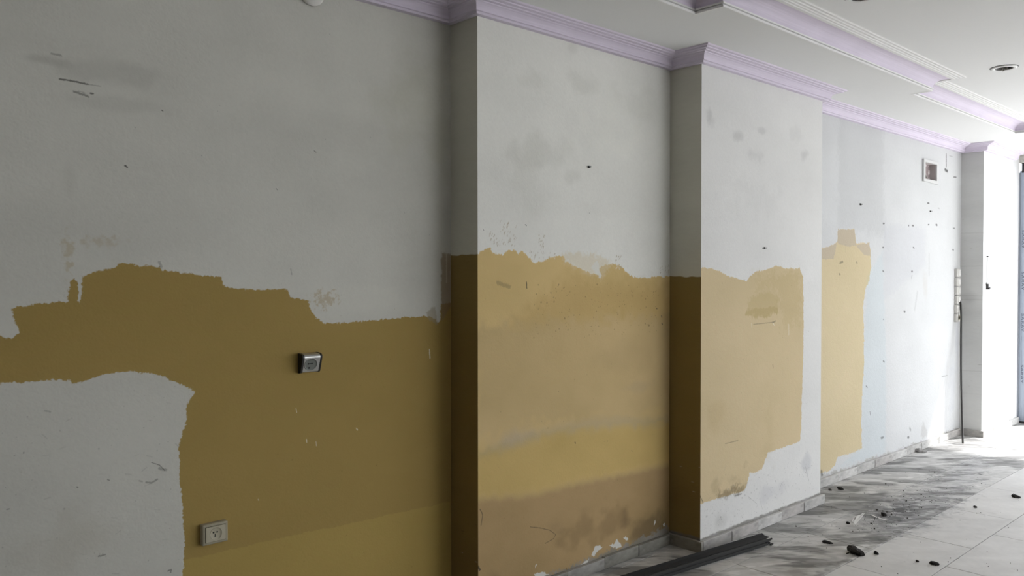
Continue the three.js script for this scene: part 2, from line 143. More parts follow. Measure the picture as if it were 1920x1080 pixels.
function wallA() {
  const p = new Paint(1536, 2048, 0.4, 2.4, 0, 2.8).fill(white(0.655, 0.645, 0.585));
  p.blob(0.95, 2.25, 0.25, 0.05, [0.82, 0.82, 0.82], 0.6, { ang: 0.05 }).blob(0.95, 2.14, 0.2, 0.03, [0.84, 0.84, 0.84], 0.5).blob(0.7, 2.25, 0.08, 0.02, [0.75, 0.75, 0.74], 0.6);
  p.blob(0.78, 1.85, 0.03, 0.1, [0.9, 0.9, 0.89], 0.7).blob(2.25, 2.3, 0.25, 0.3, [0.93, 0.93, 0.88], 0.7).blob(1.95, 1.45, 0.2, 0.1, [1.05, 1.05, 1.04], 0.8).blob(0.75, 0.6, 0.15, 0.2, [0.9, 0.88, 0.85], 0.7);
  p.specks(130, [0.56, 1.22, 0.4, 1.15], GRIME, 0.001, 0.003, 0.4).specks(60, [0.56, 2.4, 1.4, 2.7], GRIME, 0.001, 0.002, 0.5);
  for (let i = 0; i < 26; i++) { const s = ran(0.56, 1.2), t = ran(0.45, 1.1), a = ran(-1, 1); p.line([[s, t], [s + 0.02 * Math.cos(a), t + 0.02 * Math.sin(a)]], 0.004, [0.3, 0.29, 0.26], ran(0.1, 0.3)); }
  const och = tint(OCHRE, 0.16, 2.2, 3.4);
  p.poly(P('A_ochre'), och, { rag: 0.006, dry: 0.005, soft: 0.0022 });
  p.poly(P('A_strip'), [0.32, 0.235, 0.13], { rag: 0.01, soft: 0.006, k: 0.75 });
  p.poly(P('A_light'), [1.13, 1.16, 1.1], { rag: 0.006, soft: 0.002, mul: true });
  p.poly(P('A_scrape'), [0.36, 0.31, 0.2], { rag: 0.01, soft: 0.006, k: 0.6 });
  // dry brush ends along the upper edge
  p.blob(0.775, 1.63, 0.022, 0.07, [0.5, 0.42, 0.26], 0.55, { rag: 1.4, freq: 60, mul: false }).blob(0.86, 1.665, 0.07, 0.02, [0.5, 0.43, 0.3], 0.45, { rag: 1.3, freq: 60, mul: false }).blob(1.73, 1.45, 0.05, 0.03, [0.45, 0.34, 0.16], 0.5, { rag: 1.8, freq: 80, mul: false });
  marks(p, 'A_marks', GRIME); marks(p, 'A_light_marks', PALE);
  p.specks(120, [1.2, 2.4, 0.1, 1.4], [0.16, 0.11, 0.04], 0.001, 0.0025, 0.5);
  return p.texture();
}
function wallB() {
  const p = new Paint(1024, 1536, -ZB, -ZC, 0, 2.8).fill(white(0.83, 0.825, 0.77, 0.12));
  for (const [s, t, a, b, k] of [[2.85, 2.15, 0.25, 0.1, 0.9], [3.1, 2.5, 0.12, 0.09, 0.9], [2.75, 2.5, 0.1, 0.07, 0.92], [3.02, 2.05, 0.08, 0.05, 0.9], [3.55, 2.5, 0.2, 0.15, 0.93], [3.3, 2.3, 0.3, 0.2, 1.04], [2.7, 1.95, 0.12, 0.3, 0.95]]) p.blob(s, t, a, b, [k, k, k * 0.99], 0.8);
  p.blob(3.02, 2.69, 0.06, 0.05, [0.88, 0.88, 0.87], 0.8);
  const och = tint([0.68, 0.50, 0.22], 0.2, 2.4, 4);  // paler ochre than on the near wall section
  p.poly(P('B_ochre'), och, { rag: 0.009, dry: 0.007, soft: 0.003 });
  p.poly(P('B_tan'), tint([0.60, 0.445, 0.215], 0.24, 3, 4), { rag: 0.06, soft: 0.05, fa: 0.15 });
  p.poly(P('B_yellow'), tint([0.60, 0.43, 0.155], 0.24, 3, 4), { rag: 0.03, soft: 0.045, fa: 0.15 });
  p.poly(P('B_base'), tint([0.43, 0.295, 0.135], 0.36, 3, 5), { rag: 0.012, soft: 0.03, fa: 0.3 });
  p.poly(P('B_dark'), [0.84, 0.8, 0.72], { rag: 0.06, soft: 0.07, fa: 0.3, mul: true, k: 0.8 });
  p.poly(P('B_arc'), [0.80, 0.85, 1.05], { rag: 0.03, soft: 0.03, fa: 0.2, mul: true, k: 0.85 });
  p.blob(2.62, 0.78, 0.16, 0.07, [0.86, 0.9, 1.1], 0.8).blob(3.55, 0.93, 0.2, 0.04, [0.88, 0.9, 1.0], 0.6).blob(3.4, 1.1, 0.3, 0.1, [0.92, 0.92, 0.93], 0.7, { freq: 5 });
  p.poly(P('B_thin'), [0.72, 0.62, 0.42], { rag: 0.03, soft: 0.02, k: 0.5 });
  p.poly(P('B_drip'), [0.8, 0.79, 0.73], { rag: 0.01, soft: 0.003, k: 0.85 });
  for (const [a, b, c, d, n] of [[2.47, 2.53, 1.68, 1.74, 26], [2.53, 2.64, 1.68, 1.80, 60], [2.78, 2.84, 1.64, 1.74, 30], [3.36, 3.42, 1.56, 1.65, 34], [2.7, 2.9, 1.62, 1.66, 30], [3.75, 3.84, 1.545, 1.6, 26]]) for (let k = 0; k < n; k++) { const s = ran(a, b), t = ran(c, d), l = ran(0.003, 0.012); p.line([[s, t], [s + l * 0.5, t + l]], ran(0.003, 0.006), rnd() < 0.6 ? [0.45, 0.38, 0.26] : [0.8, 0.79, 0.74], ran(0.2, 0.7), 1.2); }
  p.specks(190, [2.75, 3.75, 1.22, 1.5], [0.2, 0.13, 0.05], 0.0015, 0.0045, 0.7).specks(90, [2.42, 3.8, 0.3, 1.5], [0.2, 0.14, 0.07], 0.001, 0.003, 0.6);
  p.blob(3.25, 0.22, 0.3, 0.1, [0.7, 0.68, 0.66], 0.7, { rag: 1.2 }).blob(2.9, 0.3, 0.1, 0.05, [0.85, 0.85, 0.9], 0.6).blob(3.65, 0.15, 0.22, 0.13, [0.55, 0.55, 0.56], 0.9, { rag: 0.8 }).blob(2.5, 0.12, 0.06, 0.06, [0.7, 0.68, 0.68], 0.7);
  p.poly([[2.3, -0.05], [2.3, 0.05], [2.8, 0.06], [3.2, 0.075], [3.6, 0.085], [3.9, 0.1], [3.9, -0.05]], tint([0.27, 0.255, 0.22], 0.6, 9, 14), { rag: 0.03, soft: 0.012, k: 0.9 });
  marks(p, 'B_marks', DARK);
  for (const c of FEAT.B_chips) p.poly(flip(c), [0.74, 0.73, 0.68], { rag: 0.012, soft: 0.0015 });
  return p.texture();
}
function wallC() {
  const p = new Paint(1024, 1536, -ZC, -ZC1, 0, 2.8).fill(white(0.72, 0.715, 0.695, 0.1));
  const V = (x) => x;
  for (const [s, t, a, b, k] of [[3.93, 2.42, 0.05, 0.09, 0.8], [4.22, 2.36, 0.06, 0.05, 0.82], [4.48, 2.42, 0.06, 0.025, 0.85], [4.42, 2.27, 0.12, 0.05, 0.87], [5.02, 2.33, 0.05, 0.04, 0.83], [4.9, 2.45, 0.1, 0.06, 0.93], [4.4, 2.0, 0.4, 0.12, 0.95]]) p.blob(s, t, a, b, [k, k, k], 0.9, { freq: 14 });
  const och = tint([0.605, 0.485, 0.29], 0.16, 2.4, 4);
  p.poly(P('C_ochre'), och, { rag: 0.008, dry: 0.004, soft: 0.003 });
  p.poly(P('C_rub'), [0.93, 0.92, 0.86], { rag: 0.08, soft: 0.04, mul: true, k: 0.9 });
  p.poly(P('C_patch'), [0.9, 0.89, 0.8], { rag: 0.03, soft: 0.012, mul: true });
  p.poly(P('C_band'), [0.9, 0.88, 0.8], { rag: 0.015, soft: 0.006, mul: true });
  p.poly(P('C_dirt'), [0.55, 0.53, 0.5], { rag: 0.03, soft: 0.02, mul: true });
  p.blob(4.2, 0.35, 0.2, 0.06, [0.72, 0.7, 0.66], 0.7, { rag: 1.2 }).blob(4.0, 0.75, 0.1, 0.1, [0.92, 0.9, 0.85], 0.7).blob(4.6, 0.6, 0.1, 0.25, [0.93, 0.92, 0.88], 0.7);
  p.specks(140, [3.9, 5.1, 0.35, 1.5], [0.25, 0.17, 0.08], 0.0012, 0.003, 0.6);
  // bare plaster at the foot, scuffed and stained
  p.blob(5.05, 0.3, 0.08, 0.07, [0.78, 0.79, 0.82], 0.8).blob(4.6, 0.2, 0.2, 0.06, [0.85, 0.85, 0.88], 0.7).blob(4.05, 0.13, 0.12, 0.06, [0.8, 0.8, 0.79], 0.8).specks(260, [3.88, 5.2, 0.06, 0.33], [0.22, 0.21, 0.2], 0.0015, 0.005, 0.55);
  for (let i = 0; i < 40; i++) { const s = ran(3.9, 5.2), t = ran(0.08, 0.45), a = ran(-1.5, 1.5), l = ran(0.01, 0.05); p.line([[s, t], [s + l * Math.cos(a), t + l * Math.sin(a)]], 0.003, [0.3, 0.29, 0.28], ran(0.1, 0.4)); }
  p.poly([[3.8, -0.05], [3.8, 0.074], [4.3, 0.075], [4.8, 0.072], [5.3, 0.069], [5.3, -0.05]], tint([0.3, 0.29, 0.27], 0.5, 12, 30), { rag: 0.006, soft: 0.006 });
  marks(p, 'C_marks', DARK); marks(p, 'C_light_marks', [0.75, 0.72, 0.6]);
  return p.texture();
}
function wallD() {
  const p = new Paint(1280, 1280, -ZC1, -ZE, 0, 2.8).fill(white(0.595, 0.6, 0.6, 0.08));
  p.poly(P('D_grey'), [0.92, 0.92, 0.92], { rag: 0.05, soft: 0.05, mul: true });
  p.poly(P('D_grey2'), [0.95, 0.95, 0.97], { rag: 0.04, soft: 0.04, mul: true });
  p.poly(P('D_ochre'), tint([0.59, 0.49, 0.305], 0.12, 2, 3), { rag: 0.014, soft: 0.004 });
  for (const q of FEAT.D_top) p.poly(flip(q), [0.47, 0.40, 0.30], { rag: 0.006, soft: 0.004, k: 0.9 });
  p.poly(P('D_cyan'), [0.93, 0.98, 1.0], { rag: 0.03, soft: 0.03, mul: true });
  p.blob(7.65, 1.45, 0.07, 0.12, [0.92, 0.88, 0.84], 0.5).blob(8.35, 0.45, 0.12, 0.35, [0.88, 0.89, 0.93], 0.6, { freq: 14 }).blob(8.45, 0.9, 0.05, 0.4, [0.86, 0.87, 0.92], 0.6);
  p.poly([[5.2, -0.05], [5.2, 0.1], [5.6, 0.09], [5.95, 0.07], [6.4, 0.075], [7.2, 0.068], [8.6, 0.068], [8.6, -0.05]], tint([0.46, 0.45, 0.44], 0.5, 9, 20), { rag: 0.03, soft: 0.01 });
  for (let i = 0; i < 30; i++) { const s = ran(7.9, 8.5), t = ran(0.1, 0.5), l = ran(0.02, 0.08); p.line([[s, t], [s + ran(-0.02, 0.02), t + l]], 0.012, [0.4, 0.4, 0.42], ran(0.05, 0.25)); }
  p.poly(P('D_stain'), [0.8, 0.78, 0.77], { rag: 0.03, soft: 0.015, mul: true, k: 0.7 });
  marks(p, 'D_marks', DARK);
  return p.texture();
}
function wallE() {
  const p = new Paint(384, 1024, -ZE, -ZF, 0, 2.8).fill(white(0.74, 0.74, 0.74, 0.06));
  marks(p, 'E_marks', GRIME); p.specks(20, [8.6, 9.5, 0.3, 2.4], GRIME, 0.003, 0.006, 0.3);
  return p.texture();
}
// the narrow returns, seen face on: s is x
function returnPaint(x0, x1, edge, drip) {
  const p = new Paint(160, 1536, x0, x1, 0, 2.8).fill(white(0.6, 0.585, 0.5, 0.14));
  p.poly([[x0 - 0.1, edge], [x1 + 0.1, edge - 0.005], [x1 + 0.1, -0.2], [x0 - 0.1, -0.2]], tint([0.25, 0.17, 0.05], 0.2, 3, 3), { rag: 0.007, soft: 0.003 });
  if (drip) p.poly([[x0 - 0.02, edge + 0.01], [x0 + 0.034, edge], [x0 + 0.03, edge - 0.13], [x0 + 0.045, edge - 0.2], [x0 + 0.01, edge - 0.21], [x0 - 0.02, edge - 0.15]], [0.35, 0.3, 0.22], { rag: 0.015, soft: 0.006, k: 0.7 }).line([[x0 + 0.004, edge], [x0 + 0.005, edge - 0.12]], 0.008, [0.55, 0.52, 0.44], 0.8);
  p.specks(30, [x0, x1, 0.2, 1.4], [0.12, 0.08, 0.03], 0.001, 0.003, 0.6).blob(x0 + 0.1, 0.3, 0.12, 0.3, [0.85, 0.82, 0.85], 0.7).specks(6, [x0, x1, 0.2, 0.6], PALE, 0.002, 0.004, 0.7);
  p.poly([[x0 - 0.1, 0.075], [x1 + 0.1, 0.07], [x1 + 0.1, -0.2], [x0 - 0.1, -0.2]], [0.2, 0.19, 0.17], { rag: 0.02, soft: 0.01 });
  return p.texture();
}
function returnE() {
  const p = new Paint(160, 1024, X.D, X.E, 0, 2.8).fill(white(0.6, 0.6, 0.585, 0.2));
  for (const t of [1.95, 1.62, 1.35, 1.3, 0.62, 0.4]) p.line([[X.D, t], [X.E, t + ran(-0.01, 0.01)]], 0.012, [0.4, 0.39, 0.37], ran(0.1, 0.3));
  p.blob(X.D + 0.06, 1.5, 0.08, 0.2, [0.88, 0.88, 0.87], 0.8, { freq: 20 }).blob(X.E - 0.03, 1.32, 0.02, 0.09, [0.85, 0.85, 0.86], 0.8).specks(40, [X.D, X.E, 0.1, 2.2], GRIME, 0.002, 0.005, 0.3);
  return p.texture();
}
const wallMat = (map, rs, rt, b = 0.0014) => new THREE.MeshStandardMaterial({ map, roughness: 0.9, bumpMap: bump(rs, rt), bumpScale: b });
const plain = std([0.62, 0.6, 0.56], 0.92, { bumpMap: bump(3, 2), bumpScale: 0.004 });

// ---------------------------------------------------------------- the left wall: main plaster and the piers that step out of it
const wl = struct('wall_left');
{
  const H = YU + 0.12, fullV = 2.8; // the paint covers 0 to 2.8 m
  const faces = (geo, uScale, uOff) => { // stretch the uv of a box so that v is the height over 2.8 m
    const uv = geo.attributes.uv; for (let i = 0; i < uv.count; i++) uv.setXY(i, uv.getX(i) * uScale + uOff, uv.getY(i) * H / fullV); return geo;
  };
  const slab = (name, x, z0, z1, fx, fz, depth, label) => {
    const g = faces(boxAt(x - depth, x, 0, H, z0, z1), 1, 0), m = [fx, plain, plain, plain, fz ?? plain, plain];
    return mesh(name, g, m, wl, label);
  };
  // A: the paint spans 0.4 to 2.4 m from the camera, mirrored behind it
  const ta = wallA(); ta.repeat.set(2.7, 1); ta.offset.set(-1.7 + (2.4 - 2.399) / 2, 0);
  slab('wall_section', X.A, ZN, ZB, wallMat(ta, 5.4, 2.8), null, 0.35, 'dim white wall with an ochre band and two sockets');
  slab('pier', X.B, ZB, ZC, wallMat(wallB(), 1.45, 2.8), wallMat(returnPaint(X.A, X.B, 1.645, true), 0.2, 2.8), 0.55, 'pier with white paint above pale ochre');
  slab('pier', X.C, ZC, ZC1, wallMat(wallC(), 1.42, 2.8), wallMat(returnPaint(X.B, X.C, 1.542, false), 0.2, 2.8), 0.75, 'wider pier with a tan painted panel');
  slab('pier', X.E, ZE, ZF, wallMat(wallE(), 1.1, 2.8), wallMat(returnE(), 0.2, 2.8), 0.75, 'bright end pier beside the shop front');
  // D has the recess of the junction box in it
  const sh = new THREE.Shape([[-ZC1, 0], [-ZE, 0], [-ZE, H], [-ZC1, H]].map((a) => new THREE.Vector2(...a)));
  sh.holes.push(new THREE.Path([[7.585, 2.392], [7.585, 2.545], [7.86, 2.545], [7.86, 2.392]].map((a) => new THREE.Vector2(...a))));
  const g = new THREE.ExtrudeGeometry(sh, { depth: 0.3, bevelEnabled: false }), uv = g.attributes.uv, po = g.attributes.position;
  for (let i = 0; i < uv.count; i++) uv.setXY(i, (po.getX(i) + ZC1) / (ZC1 - ZE), po.getY(i) / fullV);
  g.rotateY(Math.PI / 2); g.translate(X.D - 0.3, 0, 0);
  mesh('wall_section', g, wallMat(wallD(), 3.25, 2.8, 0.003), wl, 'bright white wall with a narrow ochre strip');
}
{ // other walls, all outside the picture
  const wr = struct('wall_right'), W0 = ADDED_WIN[0], W1 = ADDED_WIN[1], S0 = ADDED_WIN[2], S1 = ADDED_WIN[3]; // unseen side, with one long window added to brighten the piers
  mesh('wall_section', boxAt(XR, XR + 0.3, 0, YU + 0.12, ZN, W0), plain, wr); mesh('wall_section', boxAt(XR, XR + 0.3, 0, YU + 0.12, W1, ZF - 0.22), plain, wr);
  mesh('wall_section', boxAt(XR, XR + 0.3, 0, S0, W0, W1), plain, wr); mesh('wall_section', boxAt(XR, XR + 0.3, S1, YU + 0.12, W0, W1), plain, wr);
  const wb = struct('wall_back'); mesh('wall_section', boxAt(X.A - 0.35, XR + 0.3, 0, YU + 0.12, ZN, ZN + 0.3), plain, wb);
  const wf = struct('wall_front'); mesh('wall_section', boxAt(X.E, XR, 2.7, YU + 0.12, ZF, ZF - 0.22), plain, wf);
  mesh('wall_section', boxAt(FX1, XR, 0, 2.7, ZF, ZF - 0.22), plain, wf);
}

// ---------------------------------------------------------------- mouldings: a profile of (out, up) swept along a path with mitred corners
function sweep(path, prof, y0, { closed = false, crease = 0.6, caps = false } = {}) {
  const n = path.length, dir = [], out = [];
  const seg = closed ? n : n - 1;
  for (let i = 0; i < seg; i++) { const a = path[i], b = path[(i + 1) % n], l = Math.hypot(b[0] - a[0], b[1] - a[1]); dir.push([(b[0] - a[0]) / l, (b[1] - a[1]) / l]); }
  const nor = dir.map(([dx, dz]) => [-dz, dx]);
  const mit = path.map((_, i) => {
    const p = closed ? nor[(i - 1 + seg) % seg] : nor[Math.max(0, i - 1)], q = closed ? nor[i % seg] : nor[Math.min(seg - 1, i)];
    const mx = p[0] + q[0], mz = p[1] + q[1], d = mx * q[0] + mz * q[1]; return [mx / d, mz / d];
  });
  const pt = (i, k) => [path[i][0] + mit[i][0] * prof[k][0], y0 + prof[k][1], path[i][1] + mit[i][1] * prof[k][0]];
  for (let i = 0; i < seg; i++) {
    const j = (i + 1) % n, v = [], L = Math.hypot(path[j][0] - path[i][0], path[j][1] - path[i][1]), uvs = []; let w = 0;
    for (let k = 1; k < prof.length; k++) {
      const a = pt(i, k - 1), b = pt(j, k - 1), c = pt(j, k), d = pt(i, k), w2 = w + Math.hypot(prof[k][0] - prof[k - 1][0], prof[k][1] - prof[k - 1][1]);
      v.push(...a, ...c, ...b, ...a, ...d, ...c); uvs.push(0, w, L, w2, L, w, 0, w, 0, w2, L, w2); w = w2;
    }
    if (caps && !closed) for (const [e, at, fl] of [[i === 0, i, 1], [i === seg - 1, j, 0]]) if (e) {
      const ps = prof.map(([o, h]) => new THREE.Vector2(o, h)); ps.push(new THREE.Vector2(0, prof[prof.length - 1][1]));
      for (const t of THREE.ShapeUtils.triangulateShape(ps, [])) { const q = t.map((k) => k < prof.length ? pt(at, k) : [path[at][0], y0 + ps[k].y, path[at][1]]); v.push(...q[0], ...q[fl ? 2 : 1], ...q[fl ? 1 : 2]); uvs.push(0, 0, 0, 0, 0, 0); }
    }
    let g = new THREE.BufferGeometry(); g.setAttribute('position', new THREE.Float32BufferAttribute(v, 3)); g.setAttribute('uv', new THREE.Float32BufferAttribute(uvs, 2)); g.computeVertexNormals();
    out.push(toCreasedNormals(g, crease));
  }
  return out;
}
const brushed = new Paint(256, 128, 0, 2, 0, 0.2).fill((s, t) => { const n = 1 + (fbm(s * 3, t * 220, 3) - 0.5) * 0.16 + (fbm(s * 8, t * 12, 3) - 0.5) * 0.1; return [0.69 * n, 0.625 * n, 0.73 * n]; }).texture();
brushed.repeat.set(0.5, 5);
const lilac = new THREE.MeshStandardMaterial({ map: brushed, roughness: 0.75 });
const trimWhite = std([0.82, 0.815, 0.8], 0.8);
{
  const PC = [[0, 0], [0.030, -0.001], [0.033, 0.008], [0.042, 0.010], [0.0415, 0.022], [0.0445, 0.033], [0.052, 0.0425], [0.060, 0.0455], [0.062, 0.0495], [0.080, 0.0505], [0.082, 0.0545], [0.100, 0.0565], [0.102, 0.0615], [0.1165, 0.0635], [PROJ, 0.0703]];
  const path = [[XR, ZN], [X.A, ZN], [X.A, ZB], [X.B, ZB], [X.B, ZC], [X.C, ZC], [X.C, ZC1], [X.D, ZC1], [X.D, ZE], [X.E, ZE], [X.E, ZE1]];
  const t = struct('trim_1'); for (const g of sweep(path, PC, YC, { caps: true })) mesh('cornice', g, lilac, t, 'lilac stepped cornice');
}
const TRAY = [[-2.235, 2.4], [-2.235, -3.277], [-2.083, -3.277], [-2.083, -5.83], [-2.213, -5.83], [-2.213, -8.108], [3.7, -8.108], [3.7, 2.4]];
{
  const t = struct('trim_2');
  for (const g of sweep(TRAY, [[-0.016, -0.0005], [-0.002, -0.0025], [0.0, -0.0005], [0.0, 0.0085], [-0.007, 0.0095], [-0.007, 0.0125], [0.003, 0.0135], [0.0035, 0.0205], [-0.001, 0.0225]], YT, { closed: true })) mesh('bead', g, trimWhite, t, 'white double bead');
  const cove = [[-0.001, 0.0225]]; for (let k = 1; k <= 10; k++) { const a = k / 10 * Math.PI / 2; cove.push([-0.001 + 0.084 * (1 - Math.cos(a)), 0.0225 + 0.0585 * Math.sin(a)]); }
  for (const g of sweep(TRAY, cove, YT, { closed: true, crease: 0.9 })) mesh('cove', g, lilac, t, 'lilac cove');
  const up = [[0.083, 0.081], [0.086, 0.0765], [0.104, 0.0765], [0.1065, 0.082]]; for (let k = 0; k < 3; k++) { const o = 0.1065 + k * 0.018, h = 0.0815 + k * 0.0035; up.push([o + 0.004, h - 0.002], [o + 0.0125, h - 0.0015], [o + 0.0145, h + 0.0045], [o + 0.018, h + 0.0035]); } up.push([0.163, 0.0935]);
  for (const g of sweep(TRAY, up, YT, { closed: true, crease: 0.4 })) mesh('ribbed_moulding', g, trimWhite, t, 'white ribbed moulding');
}
// ---------------------------------------------------------------- ceiling: lower border with the tray cut out, upper panel with a hole for the downlight
const DL = [-1.676, YU, -5.895], DL2 = [-1.712, YU, -3.885];
{
  const c = struct('ceiling'), cm = std([0.795, 0.795, 0.785], 0.9, { bumpMap: bump(1, 1), bumpScale: 0.0005 });
  const sh = new THREE.Shape([[X.A - 0.1, -ZN], [XR, -ZN], [XR, -ZF], [X.A - 0.1, -ZF]].map((a) => new THREE.Vector2(...a)));
  const e = 0.014, cut = TRAY.map(([x, z], i) => [x + (i >= 6 ? e : -e), z + (i === 0 || i === 7 ? e : i === 3 || i === 4 ? e : -e)]); // the bead covers the raw edge
  sh.holes.push(new THREE.Path(cut.map(([x, z]) => new THREE.Vector2(x, -z))));
  const g = new THREE.ExtrudeGeometry(sh, { depth: 0.12, bevelEnabled: false }); g.rotateX(-Math.PI / 2); g.translate(0, YT, 0); mesh('ceiling_border', g, cm, c);
  const s2 = new THREE.Shape([[X.A - 0.3, -ZN - 0.3], [XR + 0.3, -ZN - 0.3], [XR + 0.3, -ZF + 0.22], [X.A - 0.3, -ZF + 0.22]].map((a) => new THREE.Vector2(...a)));
  for (const d of [DL, DL2]) { const h = new THREE.Path(); h.absarc(d[0], -d[2], 0.052, 0, Math.PI * 2, true); s2.holes.push(h); }
  const g2 = new THREE.ExtrudeGeometry(s2, { depth: 0.1, bevelEnabled: false, curveSegments: 32 }); g2.rotateX(-Math.PI / 2); g2.translate(0, YU, 0); mesh('ceiling_panel', g2, cm, c);
  mesh('roof_slab', boxAt(X.A - 0.35, XR + 0.3, YU + 0.12, YU + 0.3, ZN + 0.3, ZF - 0.22), plain, c);
}

// ---------------------------------------------------------------- floor: long tiles in a running bond, dirty along the wall
const JX = [-3.12, -2.73, -2.338, -1.945, -1.565]; while (JX[JX.length - 1] < XR) JX.push(JX[JX.length - 1] + 0.385);
{
  const PF = FEAT.F_stain.map(([x, z]) => [x, -z]);
  const p = new Paint(1024, 2048, -2.9, -0.9, 3.0, 9.7);
  const rx = 0.683, rz = 0.731; // grain of the wiping marks
  p.fill((x, s) => {
    const u = x * rx + s * rz, v = -x * rz + s * rx, w = fbm(u * 1.6, v * 1.6, 3);
    const tile = noise(Math.floor((x + 5) / 0.385) * 7.7, Math.floor(s / 0.77) * 5.1);
    let n = 1 + (w - 0.5) * 0.2 + (fbm(u * 5, v * 12, 4) - 0.5) * 0.18 + (tile - 0.5) * 0.06 + (fbm(x * 40, s * 40, 3) - 0.5) * 0.1;
    const zone = sstep(-1.93, -1.96, x + (noise(x * 30, s * 30) - 0.5) * 0.012); // the rows along the wall carry cement and mud
    const g = zone * (0.12 + 0.46 * sstep(0.47, 0.6, fbm(u * 2.8 + 4 + 0.8 * w, v * 8.5 + 2 * w, 5)) + 0.16 * sstep(0.5, 0.6, fbm(u * 9, v * 30, 4)));
    n *= (1 - g) * (1 + zone * 0.22 * sstep(0.56, 0.66, fbm(u * 7 + 20, v * 24, 4))); return [0.56 * n, 0.55 * n, 0.535 * n * (1 - 0.02 * g)];
  });
  p.poly(PF, (x, s) => { const u = x * rx + s * rz, v = -x * rz + s * rx, k = sstep(0.42, 0.6, fbm(u * 5 + 9, v * 17, 5)), k2 = sstep(0.52, 0.62, fbm(u * 14 + 3, v * 44, 4)), q = 0.47 - 0.24 * k - 0.12 * k2; return [q, q * 0.99, q * 0.985]; }, { rag: 0.12, soft: 0.08, k: 0.95 });
  p.blob(-2.1, 5.55, 0.3, 0.5, [0.62, 0.62, 0.63], 0.9, { rag: 1.3, freq: 7 }).blob(-2.15, 5.45, 0.12, 0.25, [0.4, 0.4, 0.41], 0.9, { rag: 1.6, freq: 14 }).blob(-2.12, 4.9, 0.2, 0.25, [0.66, 0.66, 0.66], 0.9, { rag: 1.4, freq: 9 }).blob(-2.3, 5.5, 0.12, 0.3, [0.75, 0.75, 0.76], 0.8, { rag: 1.2 });
  p.blob(-2.1, 4.1, 0.16, 0.4, [0.84, 0.82, 0.8], 0.9, { rag: 1.0 }).blob(-2.02, 3.7, 0.09, 0.5, [0.72, 0.7, 0.68], 0.9, { rag: 1.2 }).blob(-2.45, 3.7, 0.2, 0.5, [0.88, 0.87, 0.86], 0.8).blob(-2.5, 5.0, 0.1, 0.35, [0.85, 0.84, 0.82], 0.7);
  for (let s = 3; s < 6.1; s += 0.03) p.blob(-1.965 + ran(-0.008, 0.008), s, 0.028, 0.03, [0.5, 0.49, 0.48], 0.5, { rag: 0.8, freq: 30 });
  for (let i = 0; i < 230; i++) { const x = -2.13 + (rnd() + rnd() - 1) * 0.24, s = 5.4 + (rnd() + rnd() + rnd() - 1.5) * 0.75, l = ran(0.008, 0.035); p.line([[x, s], [x + l * rx, s + l * rz]], ran(0.006, 0.016), rnd() < 0.3 ? [0.6, 0.59, 0.58] : [0.12, 0.118, 0.115], ran(0.25, 0.8), 1.4); }
  p.specks(300, [-2.55, -1.93, 4.3, 6.8], [0.08, 0.08, 0.08], 0.002, 0.006, 0.8).specks(60, [-1.93, -1.2, 3.8, 7], [0.12, 0.12, 0.12], 0.002, 0.004, 0.7);
  const map = p.texture();
  const fl = struct('floor'), tm = new THREE.MeshStandardMaterial({ map, roughness: 0.62 }), grout = std([0.11, 0.105, 0.1], 0.95);
  mesh('floor_bed', boxAt(X.A - 0.35, XR + 0.3, -0.2, -0.004, ZN + 0.3, ZF - 0.22), grout, fl);
  const rows = JX.slice(0, -1).map((x, i) => [x, JX[i + 1], i === 2 || i === 0 ? null : (i % 2 ? -0.02 : 0)]);
  const tileGeo = (x0, x1, z0, z1) => { // top with chamfered edges, sides down into the bed
    const c = 0.0015, b = -0.004, P4 = (a) => [[x0 + a, z0 - a], [x1 - a, z0 - a], [x1 - a, z1 + a], [x0 + a, z1 + a]], T = P4(c + 0.0018), M = P4(0.0018), v = [], h = ran(-0.0004, 0.0004);
    const q = (a, b2, c2, d) => v.push(...a, ...b2, ...c2, ...a, ...c2, ...d);
    const at = (p2, y) => [p2[0], y, p2[1]];
    q(at(T[0], h), at(T[1], h), at(T[2], h), at(T[3], h));
    for (let i = 0; i < 4; i++) { const j = (i + 1) % 4; q(at(M[i], h - c), at(M[j], h - c), at(T[j], h), at(T[i], h)); q(at(M[i], b), at(M[j], b), at(M[j], h - c), at(M[i], h - c)); }
    const g = new THREE.BufferGeometry(); g.setAttribute('position', new THREE.Float32BufferAttribute(v, 3));
    const uv = []; for (let i = 0; i < v.length; i += 3) uv.push((v[i] + 2.9) / 2, (-v[i + 2] - 3) / 6.7);
    g.setAttribute('uv', new THREE.Float32BufferAttribute(uv, 2)); g.computeVertexNormals(); return g;
  };
  const rest = [];
  rows.forEach(([x0, x1], i) => {
    // joints measured for the rows in view; the other rows carry the bond on
    const first = i % 2 ? (i === 1 ? -3.84 : -4.248) : -3.84; let zs = [];
    if (i === 1 || i === 2) { if (i === 1) zs = [-3.2, -3.84, -4.466, -5.23, -6.0, -6.77, -7.54, -8.31, -9.08]; else zs = [-3.06, -3.83, -4.6, -5.39, -6.16, -6.93, -7.7, -8.47, -9.24]; }
    else { const f = i === 3 ? -4.248 : i % 2 ? -4.248 : -4.61; for (let z = f + 0.77 * 1; z > ZF; z -= 0.77) zs.push(z); zs = zs.filter((z) => z > ZF); }
    let z = zs[0]; while (z + 0.77 < ZN) { z += 0.77; zs.unshift(z); } zs.unshift(ZN); zs.push(ZF - 0.22);
    for (let k = 1; k < zs.length; k++) { const g = tileGeo(x0, x1, zs[k - 1], zs[k]); if (x0 < 0.2 && zs[k] < -2.2) mesh('tile', g, tm, fl); else rest.push(g); }
  });
  const r = mesh('tiling', mergeGeometries(rest), tm, fl); r.userData.kind = 'stuff';
